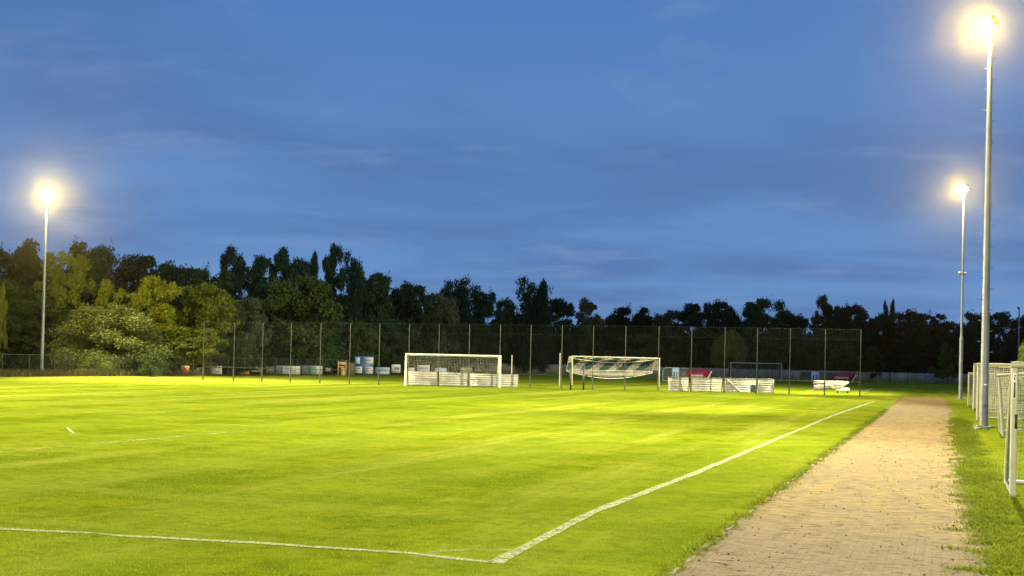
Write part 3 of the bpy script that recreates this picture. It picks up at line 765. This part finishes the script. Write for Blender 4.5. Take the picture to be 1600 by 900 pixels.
ms = MB(); marks(ms, W_*.55, W_*.85, .80, .07, -.17, 6); ms.build('lettering', M['ink'], o)
ba = gp(1306.5, 613.9); bb = gp(1326, 614.3); dd = bb-ba
o = empty('trestle_bench', ba, math.atan2(dd.y, dd.x)); tag(o, 'low white bench on the grass just behind the torn rail banner', 'bench')
vis((dd.length/2, 0, .32), (dd.length, .32, .24), 'white_paint', o, 'seat')
for x in (.12, dd.length-.12): vis((x, 0, .1), (.05, .28, .2), 'dark_post', o, 'leg')

# ------------------------------------------------------------------ wall and left fence
wa = gd(650, 199); wc = gd(1760, 188); dd = wc-wa
o = empty('concrete_wall', wa, math.atan2(dd.y, dd.x)); tag(o, 'long low grey concrete wall between the training pitch and the wood', 'wall')
Wt = dd.length; n = int(Wt/2.6)
mb = MB()
for i in range(n): mb.box((i*Wt/n+Wt/n/2, 0, .74+rn.uniform(-.02, .02)), (Wt/n-.14, .08, 1.46))
mb.build('wall_panels', M['wall'], o)
mb = MB()
for i in range(n+1): mb.box((i*Wt/n, 0, .78), (.138, .16, 1.56))
mb.build('wall_piers', M['gap'], o)
FP = [(-90, 590.5), (0, 588.8), (120, 588), (300, 587.4), (430, 587.0), (525, 587.0)]
Pf = [gp(u, v) + Vector((0, .35, 0)) for u, v in FP]
O = Pf[0].copy(); fo2 = empty('chain_link_fence', O); tag(fo2, 'low dark chain link fence below the trees, behind the left mast and boards', 'fence')
segs = []; rl = MB()
for a, b in zip(Pf[:-1], Pf[1:]):
    Ln = (b-a).length; n = max(1, round(Ln/2.5))
    for i in range(n):
        c = a.lerp(b, i/n)-O; MB().tube([(c.x, c.y, 0), (c.x, c.y, 1.75)], .03, 6).build('post', M['dark_post'], fo2)
    rl.tube([tuple(a-O+Vector((0, 0, 1.73))), tuple(b-O+Vector((0, 0, 1.73)))], .022, 6)
    m_ = int(Ln/.10); hgt = 1.7
    for i in range(m_):
        for s_ in (1, -1):
            x0 = i/m_; x1 = x0 + s_*hgt/Ln
            z1 = hgt
            if x1 > 1: z1 = hgt*(1-x0)/(x1-x0); x1 = 1
            if x1 < 0: z1 = hgt*(x0)/(x0-x1); x1 = 0
            if z1 < .05: continue
            p0 = a.lerp(b, x0)-O; p1 = a.lerp(b, x1)-O
            segs.append(((p0.x, p0.y, .04), (p1.x, p1.y, z1)))
nb = MB(); nb.twines(segs, .0035); nb.build('wire_mesh', M['net_dark'], fo2); rl.build('top_rail', M['dark_post'], fo2)

# ------------------------------------------------------------------ trees
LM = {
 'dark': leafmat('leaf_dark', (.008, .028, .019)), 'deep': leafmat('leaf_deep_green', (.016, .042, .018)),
 'mid': leafmat('leaf_mid_green', (.030, .064, .018)), 'lit': leafmat('leaf_floodlit_green', (.095, .135, .018)),  # floodlight on the crowns is partly put into the 'lit' leaf colour
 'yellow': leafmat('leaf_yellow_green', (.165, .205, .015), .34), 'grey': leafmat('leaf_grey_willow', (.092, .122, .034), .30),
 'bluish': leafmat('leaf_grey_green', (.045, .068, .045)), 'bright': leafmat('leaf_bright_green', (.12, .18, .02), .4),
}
def leaves(centers, radii, counts, size, rs, squash=1.0, outward=.6, droop=0.0, shell=.55):
    V = []
    for c, r, n in zip(centers, radii, counts):
        d = rs.normal(0, 1, (n, 3)); d /= np.linalg.norm(d, axis=1)[:, None]
        rr = (shell + (1-shell)*rs.uniform(0, 1, n)**.7)*(1+.26*rs.normal(0, 1, n))
        p = np.asarray(c) + d*rr[:, None]*np.array([r, r, r*squash])
        if droop: p[:, 2] -= droop*rs.uniform(0, 1, n)*r
        nrm = d*outward + rs.normal(0, 1, (n, 3))*(1-outward*.5); nrm /= np.linalg.norm(nrm, axis=1)[:, None]
        t = np.cross(nrm, rs.normal(0, 1, (n, 3))); t /= np.linalg.norm(t, axis=1)[:, None]+1e-9
        if droop: t = t*.35 + np.array([0, 0, -1]); t /= np.linalg.norm(t, axis=1)[:, None]
        b = np.cross(nrm, t); s = size*rs.uniform(.5, 1.35, n)[:, None]
        asp = .45 if not droop else .18
        V.append(np.stack([p-t*s*.5, p+b*s*asp*.5, p+t*s*.5, p-b*s*asp*.5], 1).reshape(-1, 3))
    V = np.concatenate(V); return V
def tree_proto(kind, seed, nleaf):
    """unit tree: height 1, crown width 1 (radius .5); returns crown and trunk meshes"""
    rs = np.random.RandomState(seed); C = []; Rr = []
    if kind == 'round':
        for i in range(60):
            a = rs.uniform(0, 2*math.pi); h = rs.uniform(.16, .95); prof = math.sin(math.pi*min(1, max(0, (h-.08)/.98)))**.55
            rad = rs.uniform(.3, 1)*.43*prof; C.append((rad*math.cos(a), rad*math.sin(a), h)); Rr.append(rs.uniform(.04, .115))
        sq = .62
    elif kind == 'oak':
        for i in range(70):
            a = rs.uniform(0, 2*math.pi); h = rs.uniform(.12, .92); prof = math.sqrt(max(.05, 1-((h-.48)/.52)**2))
            rad = rs.uniform(.2, 1)*.44*prof; C.append((rad*math.cos(a), rad*math.sin(a), h)); Rr.append(rs.uniform(.04, .11))
        sq = .7
    elif kind == 'birch':
        for i in range(64):
            h = rs.uniform(.15, .98); prof = (1-h)**.5*1.1+.10; a = rs.uniform(0, 2*math.pi); rad = rs.uniform(.1, 1)*.42*prof
            C.append((rad*math.cos(a), rad*math.sin(a), h)); Rr.append(rs.uniform(.035, .09))
        sq = .75
    elif kind == 'poplar':
        for i in range(26):
            h = .1+.86*i/25; prof = math.sin(math.pi*min(1, (h*.85+.12)))**.6; a = rs.uniform(0, 2*math.pi)
            C.append((.16*prof*math.cos(a), .16*prof*math.sin(a), h)); Rr.append(.26*prof+.04)
        sq = .35
    elif kind == 'multi':        # several upright tips
        for t in range(5):
            bx, by = rs.uniform(-.28, .28), rs.uniform(-.28, .28); ht = rs.uniform(.78, .97)
            for i in range(8):
                h = .15+(ht-.15)*i/7; C.append((bx*h*1.2+rs.normal(0, .03), by*h*1.2+rs.normal(0, .03), h)); Rr.append((.17*(1-h*.75)+.03)*rs.uniform(.8, 1.2))
        sq = .6
    elif kind == 'dome':         # willow shrub down to the ground
        for i in range(80):
            a = rs.uniform(0, 2*math.pi); e = rs.uniform(.0, 1)**1.25*math.pi/2; q = rs.uniform(.72, 1)
            C.append((.42*q*math.cos(e)*math.cos(a), .42*q*math.cos(e)*math.sin(a), .08+.82*q*math.sin(e))); Rr.append(rs.uniform(.07, .12))
        sq = .9
    elif kind == 'weeping':
        for i in range(26):
            a = rs.uniform(0, 2*math.pi); e = rs.uniform(.1, 1)*math.pi/2
            C.append((.36*math.cos(e)*math.cos(a), .36*math.cos(e)*math.sin(a), .35+.52*math.sin(e))); Rr.append(rs.uniform(.08, .15))
        sq = 1.2
    C = np.array(C); Rr = np.array(Rr); w_ = Rr**1.6; cnt = np.maximum(20, (nleaf*w_/w_.sum())).astype(int)
    droop = 1.4 if kind == 'weeping' else 0.0
    size = {'dome': .021, 'weeping': .12, 'poplar': .045}.get(kind, .034)
    V = leaves(C, Rr, cnt, size, rs, sq, .55, droop)
    # stray sprigs for an uneven outline
    k2 = rs.randint(0, len(C), 30); k2 = np.where(C[k2][:, 2] > .85, k2, k2); sC = C[k2]*[1.05, 1.05, 1] + np.stack([rs.normal(0, .05, 30), rs.normal(0, .05, 30), np.abs(rs.normal(0, .02, 30))], 1)
    V2 = leaves(sC, rs.uniform(.03, .06, 30), [max(6, nleaf//420)]*30, size*.8, rs, 1.3, .2, 0, .1)
    V = np.concatenate([V, V2]); V[:, 2] = np.clip(V[:, 2], .012, None)
    zmax = np.percentile(V[:, 2], 99.7); V[:, 2] = V[:, 2]/zmax
    crown = MB().add(V, np.arange(len(V)).reshape(-1, 4))
    tr = MB(); top_h = .8 if kind not in ('dome',) else .45
    r0 = .016 if kind != 'dome' else .010
    k3 = 6; pts = [(rs.normal(0, .008)*i, rs.normal(0, .008)*i, top_h*i/k3) for i in range(k3+1)]
    pts[0] = (0, 0, -.01); tr.tube(pts, r0, 8, r1=.003)
    for c in C[rs.permutation(len(C))[:9]]:
        h0 = max(.06, c[2]-.22) if kind != 'dome' else .0; i = min(k3-1, int(h0/top_h*k3)); q = pts[i]
        tr.tube([q if kind != 'dome' else (c[0]*.1, c[1]*.1, -.01), ((q[0]+c[0])*.5, (q[1]+c[1])*.5, q[2]+(c[2]-q[2])*.45), tuple(c)], r0*.45, 5 if False else 6, r1=.002)
    return crown, tr
PROTO = {}
def proto(kind, var, nleaf):
    key = (kind, var)
    if key not in PROTO:
        cr, tr = tree_proto(kind, hash(kind) % 7 + 11*var + {'round': 1, 'oak': 2, 'birch': 3, 'poplar': 4, 'multi': 5, 'dome': 6, 'weeping': 7}[kind]*101 if False else 11*var + {'round': 1, 'oak': 2, 'birch': 3, 'poplar': 4, 'multi': 5, 'dome': 6, 'weeping': 7}[kind]*101, nleaf)
        e = bpy.data.objects.new('tree', None)
        c = cr.build('crown', LM['dark']); t = tr.build('trunk', M['bark'], None, True)
        PROTO[key] = (c, t); COL.objects.unlink(c); COL.objects.unlink(t)
    return PROTO[key]
def tree(u, vt, wpx, D, kind, var, lm, label, name='tree', cat='tree', group='trees of the wood beyond the pitches', nleaf=18000, rz=None):
    b = gd(u, D); H = top(u, vt, D); W = wpx*D/F*(1.62 if kind in ('birch', 'multi') else 1.38 if kind not in ('dome', 'poplar') else 1.15)
    c, t = proto(kind, var, nleaf)
    o = empty(name, b, rn.uniform(0, 6.28) if rz is None else rz); tag(o, label, cat, group)
    for s, nm_ in ((c, 'crown'), (t, 'trunk')):
        q = s.copy(); q.name = nm_; COL.objects.link(q); q.parent = o
        q.scale = (W, W, H)
        q.material_slots[0].link = 'OBJECT'; q.material_slots[0].material = LM[lm] if nm_ == 'crown' else M['bark']
    return o
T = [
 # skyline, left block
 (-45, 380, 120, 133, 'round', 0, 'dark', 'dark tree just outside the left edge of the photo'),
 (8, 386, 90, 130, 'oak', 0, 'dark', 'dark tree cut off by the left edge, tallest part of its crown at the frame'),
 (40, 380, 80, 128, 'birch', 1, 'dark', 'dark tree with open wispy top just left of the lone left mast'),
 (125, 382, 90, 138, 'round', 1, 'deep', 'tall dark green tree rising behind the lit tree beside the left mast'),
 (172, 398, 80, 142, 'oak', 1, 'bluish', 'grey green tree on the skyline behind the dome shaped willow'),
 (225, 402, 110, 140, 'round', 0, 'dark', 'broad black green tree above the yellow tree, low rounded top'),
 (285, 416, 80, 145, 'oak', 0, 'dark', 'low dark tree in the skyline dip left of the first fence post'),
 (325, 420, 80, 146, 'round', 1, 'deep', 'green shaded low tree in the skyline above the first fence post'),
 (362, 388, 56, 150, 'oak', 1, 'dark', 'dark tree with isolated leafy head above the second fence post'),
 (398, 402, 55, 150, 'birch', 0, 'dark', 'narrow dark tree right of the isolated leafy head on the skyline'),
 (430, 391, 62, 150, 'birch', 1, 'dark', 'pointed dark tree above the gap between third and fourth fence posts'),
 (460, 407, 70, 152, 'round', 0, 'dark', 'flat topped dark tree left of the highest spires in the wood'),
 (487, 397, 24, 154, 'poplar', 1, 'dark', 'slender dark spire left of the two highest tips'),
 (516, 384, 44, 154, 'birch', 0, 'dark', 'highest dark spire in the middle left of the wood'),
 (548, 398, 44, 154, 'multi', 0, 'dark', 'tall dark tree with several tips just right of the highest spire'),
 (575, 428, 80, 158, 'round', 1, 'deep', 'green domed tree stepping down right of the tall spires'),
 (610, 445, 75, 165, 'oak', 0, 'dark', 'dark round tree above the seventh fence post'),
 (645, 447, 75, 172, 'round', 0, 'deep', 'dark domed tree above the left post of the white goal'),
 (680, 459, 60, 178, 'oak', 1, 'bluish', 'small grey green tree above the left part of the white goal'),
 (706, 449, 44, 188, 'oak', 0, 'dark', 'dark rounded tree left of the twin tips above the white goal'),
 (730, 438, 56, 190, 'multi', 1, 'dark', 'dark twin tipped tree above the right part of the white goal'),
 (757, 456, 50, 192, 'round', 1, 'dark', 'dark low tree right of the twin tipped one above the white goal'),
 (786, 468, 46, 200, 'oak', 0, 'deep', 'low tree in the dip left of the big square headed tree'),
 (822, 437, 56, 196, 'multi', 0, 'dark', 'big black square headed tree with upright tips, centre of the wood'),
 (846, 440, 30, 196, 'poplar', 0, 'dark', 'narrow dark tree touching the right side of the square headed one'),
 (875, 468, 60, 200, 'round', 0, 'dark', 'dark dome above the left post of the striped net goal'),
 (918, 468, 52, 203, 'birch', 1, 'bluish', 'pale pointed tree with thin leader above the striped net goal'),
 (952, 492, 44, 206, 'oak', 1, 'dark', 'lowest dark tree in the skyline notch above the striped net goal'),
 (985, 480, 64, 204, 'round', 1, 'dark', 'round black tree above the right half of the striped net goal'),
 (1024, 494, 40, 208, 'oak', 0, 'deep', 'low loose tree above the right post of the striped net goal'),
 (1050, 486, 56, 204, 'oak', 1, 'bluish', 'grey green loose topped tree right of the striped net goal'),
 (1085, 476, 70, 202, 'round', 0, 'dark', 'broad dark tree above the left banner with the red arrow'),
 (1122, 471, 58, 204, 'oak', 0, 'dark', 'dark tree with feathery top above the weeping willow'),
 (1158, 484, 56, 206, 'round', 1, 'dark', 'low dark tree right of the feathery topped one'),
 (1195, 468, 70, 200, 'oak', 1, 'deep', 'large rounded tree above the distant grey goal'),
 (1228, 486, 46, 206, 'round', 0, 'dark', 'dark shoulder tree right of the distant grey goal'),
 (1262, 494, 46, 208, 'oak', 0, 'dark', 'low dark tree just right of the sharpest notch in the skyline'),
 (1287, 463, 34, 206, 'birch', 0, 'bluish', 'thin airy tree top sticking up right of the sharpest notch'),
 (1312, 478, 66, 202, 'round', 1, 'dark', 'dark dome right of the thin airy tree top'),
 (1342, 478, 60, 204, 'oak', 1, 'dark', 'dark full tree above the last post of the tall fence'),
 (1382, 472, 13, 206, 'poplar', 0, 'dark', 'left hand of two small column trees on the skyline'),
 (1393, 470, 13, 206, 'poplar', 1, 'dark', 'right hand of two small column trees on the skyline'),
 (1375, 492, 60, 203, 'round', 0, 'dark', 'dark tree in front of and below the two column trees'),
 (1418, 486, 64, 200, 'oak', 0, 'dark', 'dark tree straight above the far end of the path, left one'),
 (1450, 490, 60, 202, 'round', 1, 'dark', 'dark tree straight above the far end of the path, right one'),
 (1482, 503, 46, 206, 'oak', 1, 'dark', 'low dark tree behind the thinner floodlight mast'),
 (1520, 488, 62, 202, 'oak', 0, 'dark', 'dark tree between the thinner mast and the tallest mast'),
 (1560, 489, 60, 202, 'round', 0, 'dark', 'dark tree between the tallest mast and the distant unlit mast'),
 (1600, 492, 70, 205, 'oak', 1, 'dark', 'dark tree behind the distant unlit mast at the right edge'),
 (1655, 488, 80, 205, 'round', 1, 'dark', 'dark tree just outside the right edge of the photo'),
 # nearer, lower ones
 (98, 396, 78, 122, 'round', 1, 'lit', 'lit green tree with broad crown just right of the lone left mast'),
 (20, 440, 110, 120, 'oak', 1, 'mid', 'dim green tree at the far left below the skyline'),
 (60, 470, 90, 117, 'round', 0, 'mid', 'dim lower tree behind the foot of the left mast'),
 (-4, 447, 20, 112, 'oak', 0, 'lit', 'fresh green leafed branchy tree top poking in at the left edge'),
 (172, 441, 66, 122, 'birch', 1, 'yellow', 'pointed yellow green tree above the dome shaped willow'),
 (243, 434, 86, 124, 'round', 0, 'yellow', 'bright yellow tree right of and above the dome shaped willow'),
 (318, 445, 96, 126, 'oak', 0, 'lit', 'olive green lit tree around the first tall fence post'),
 (376, 466, 74, 128, 'round', 1, 'bluish', 'grey green tree behind the second and third fence posts'),
 (466, 434, 132, 138, 'oak', 1, 'mid', 'huge round dim green tree behind the fourth to sixth fence posts'),
 (300, 512, 90, 118, 'round', 1, 'lit', 'low green bushy tree left of the first fence post above the boards'),
 (365, 528, 60, 124, 'oak', 1, 'mid', 'brownish green low tree above the orange board'),
 (600, 500, 90, 152, 'round', 0, 'deep', 'low dim tree behind the seventh fence post'),
 (540, 500, 80, 148, 'oak', 0, 'mid', 'low dim tree above the tan hut'),
 (720, 505, 90, 182, 'oak', 1, 'deep', 'low dim tree behind the white goal'),
 (800, 510, 80, 200, 'round', 1, 'deep', 'low dim tree right of the white goal'),
 (905, 520, 60, 203, 'oak', 0, 'deep', 'low dim tree behind the left of the striped net goal'),
 (1000, 522, 70, 201, 'round', 0, 'mid', 'low rounded dim tree behind the striped net goal'),
 (1140, 519, 46, 196, 'weeping', 1, 'grey', 'pale weeping willow left of the distant grey goal'),
 (1212, 530, 60, 200, 'oak', 1, 'deep', 'low dim tree right of the weeping willow'),
 (1290, 525, 80, 200, 'round', 1, 'deep', 'low dim tree behind the right banner with the red arrow'),
 (1363, 540, 32, 192, 'birch', 0, 'mid', 'small dim grey green tree right of the last tall fence post'),
 (1480, 538, 34, 182, 'birch', 1, 'mid', 'small dim green tree right of the path end, left of the thinner mast'),
 (1420, 535, 70, 200, 'round', 0, 'dark', 'low black tree behind the wall at the end of the path'),
 (1545, 540, 80, 196, 'oak', 0, 'dark', 'low black tree behind the stacked goals'),
]
assert len(set(t[7] for t in T)) == len(T)
for t in T: tree(*t)
tree(175, 479, 176, 113, 'dome', 0, 'grey', 'broad dome shaped silvery willow shrub at the left of the picture', 'willow_shrub', 'shrub', None, nleaf=60000)
tree(240, 545, 56, 106, 'dome', 1, 'mid', 'small dark green bush in front of the right side of the silvery willow', 'bush', 'bush', 'bushes at the left fence', nleaf=3500)
tree(152, 552, 60, 106.5, 'dome', 1, 'bright', 'small fresh green bush in front of the left side of the silvery willow', 'bush', 'bush', 'bushes at the left fence', nleaf=3500)
tree(1604, 539, 44, 64, 'round', 1, 'bright', 'bright yellow green bush cut off by the right edge behind the nearest goal', 'bush', 'bush', None, nleaf=3500)
tree(1485, 607, 16, 104, 'dome', 1, 'mid', 'tiny weed bush at the right corner of the path end', 'bush', 'bush', None, nleaf=3500)

# undergrowth and the depth of the wood
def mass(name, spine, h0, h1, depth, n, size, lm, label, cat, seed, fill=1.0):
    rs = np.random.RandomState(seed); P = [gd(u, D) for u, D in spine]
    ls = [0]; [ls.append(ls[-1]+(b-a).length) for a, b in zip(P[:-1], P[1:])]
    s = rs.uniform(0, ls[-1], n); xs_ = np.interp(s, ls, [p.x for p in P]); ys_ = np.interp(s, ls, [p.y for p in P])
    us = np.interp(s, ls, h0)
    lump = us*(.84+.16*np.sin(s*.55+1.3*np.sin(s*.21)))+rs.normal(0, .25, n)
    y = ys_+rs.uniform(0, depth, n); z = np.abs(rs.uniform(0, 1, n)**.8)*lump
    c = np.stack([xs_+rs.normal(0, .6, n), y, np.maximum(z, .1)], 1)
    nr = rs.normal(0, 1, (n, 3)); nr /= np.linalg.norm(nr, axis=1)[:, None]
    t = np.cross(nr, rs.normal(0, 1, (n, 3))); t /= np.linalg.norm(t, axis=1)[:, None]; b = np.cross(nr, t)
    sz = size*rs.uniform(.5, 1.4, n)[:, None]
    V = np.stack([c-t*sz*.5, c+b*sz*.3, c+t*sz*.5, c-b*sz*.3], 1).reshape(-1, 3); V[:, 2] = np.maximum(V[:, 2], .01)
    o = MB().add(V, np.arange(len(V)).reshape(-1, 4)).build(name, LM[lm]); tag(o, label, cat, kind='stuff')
    return o
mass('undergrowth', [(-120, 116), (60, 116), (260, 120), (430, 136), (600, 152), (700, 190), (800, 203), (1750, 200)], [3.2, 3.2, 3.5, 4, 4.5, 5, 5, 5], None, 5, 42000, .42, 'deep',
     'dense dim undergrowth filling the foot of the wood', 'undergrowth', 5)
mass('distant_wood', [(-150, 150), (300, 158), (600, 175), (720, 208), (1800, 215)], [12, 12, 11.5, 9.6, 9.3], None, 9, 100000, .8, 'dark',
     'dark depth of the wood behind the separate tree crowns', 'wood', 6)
# dry grass below the left fence
LM['straw'] = leafmat('dry_grass', (.12, .115, .05), .35)
def tall_grass(name, us, D0_, n, h, lm, label, seed):
    rs = np.random.RandomState(seed); u = rs.uniform(us[0], us[1], n); D = D0_(u) + rs.uniform(-.6, 2.2, n)
    P_ = np.array([[*gd(float(a), float(d))][:2] for a, d in zip(u, D)])
    o = blades(name, P_, h, .05, LM[lm], .25); tag(o, label, 'grass', kind='stuff')
fy = lambda u: np.interp(u, [f[0] for f in FP], [p.y for p in Pf])
tall_grass('dry_grass', (-60, 330), fy, 3600, .5, 'straw', 'pale dry grass standing along the low fence under the trees', 8)

# ------------------------------------------------------------------ thin air volume added to put halos round the lamps
HZ = 1
if HZ:
    hm = bpy.data.materials.new('lamp_halo_haze'); hm.use_nodes = True
    n_ = hm.node_tree.nodes; n_.remove(n_['Principled BSDF']); pv = n_.new('ShaderNodeVolumePrincipled')
    pv.inputs['Color'].default_value = (1, .82, .30, 1); pv.inputs['Density'].default_value = .000027; pv.inputs['Anisotropy'].default_value = .965  # yellow of the lamp halos is mixed into the volume colour
    hm.node_tree.links.new(pv.outputs[0], n_['Material Output'].inputs['Volume'])
    hzb = MB().box((0, 120, 11.5), (420, 320, 25)).build('halo_haze', hm); tag(hzb, kind='stuff')
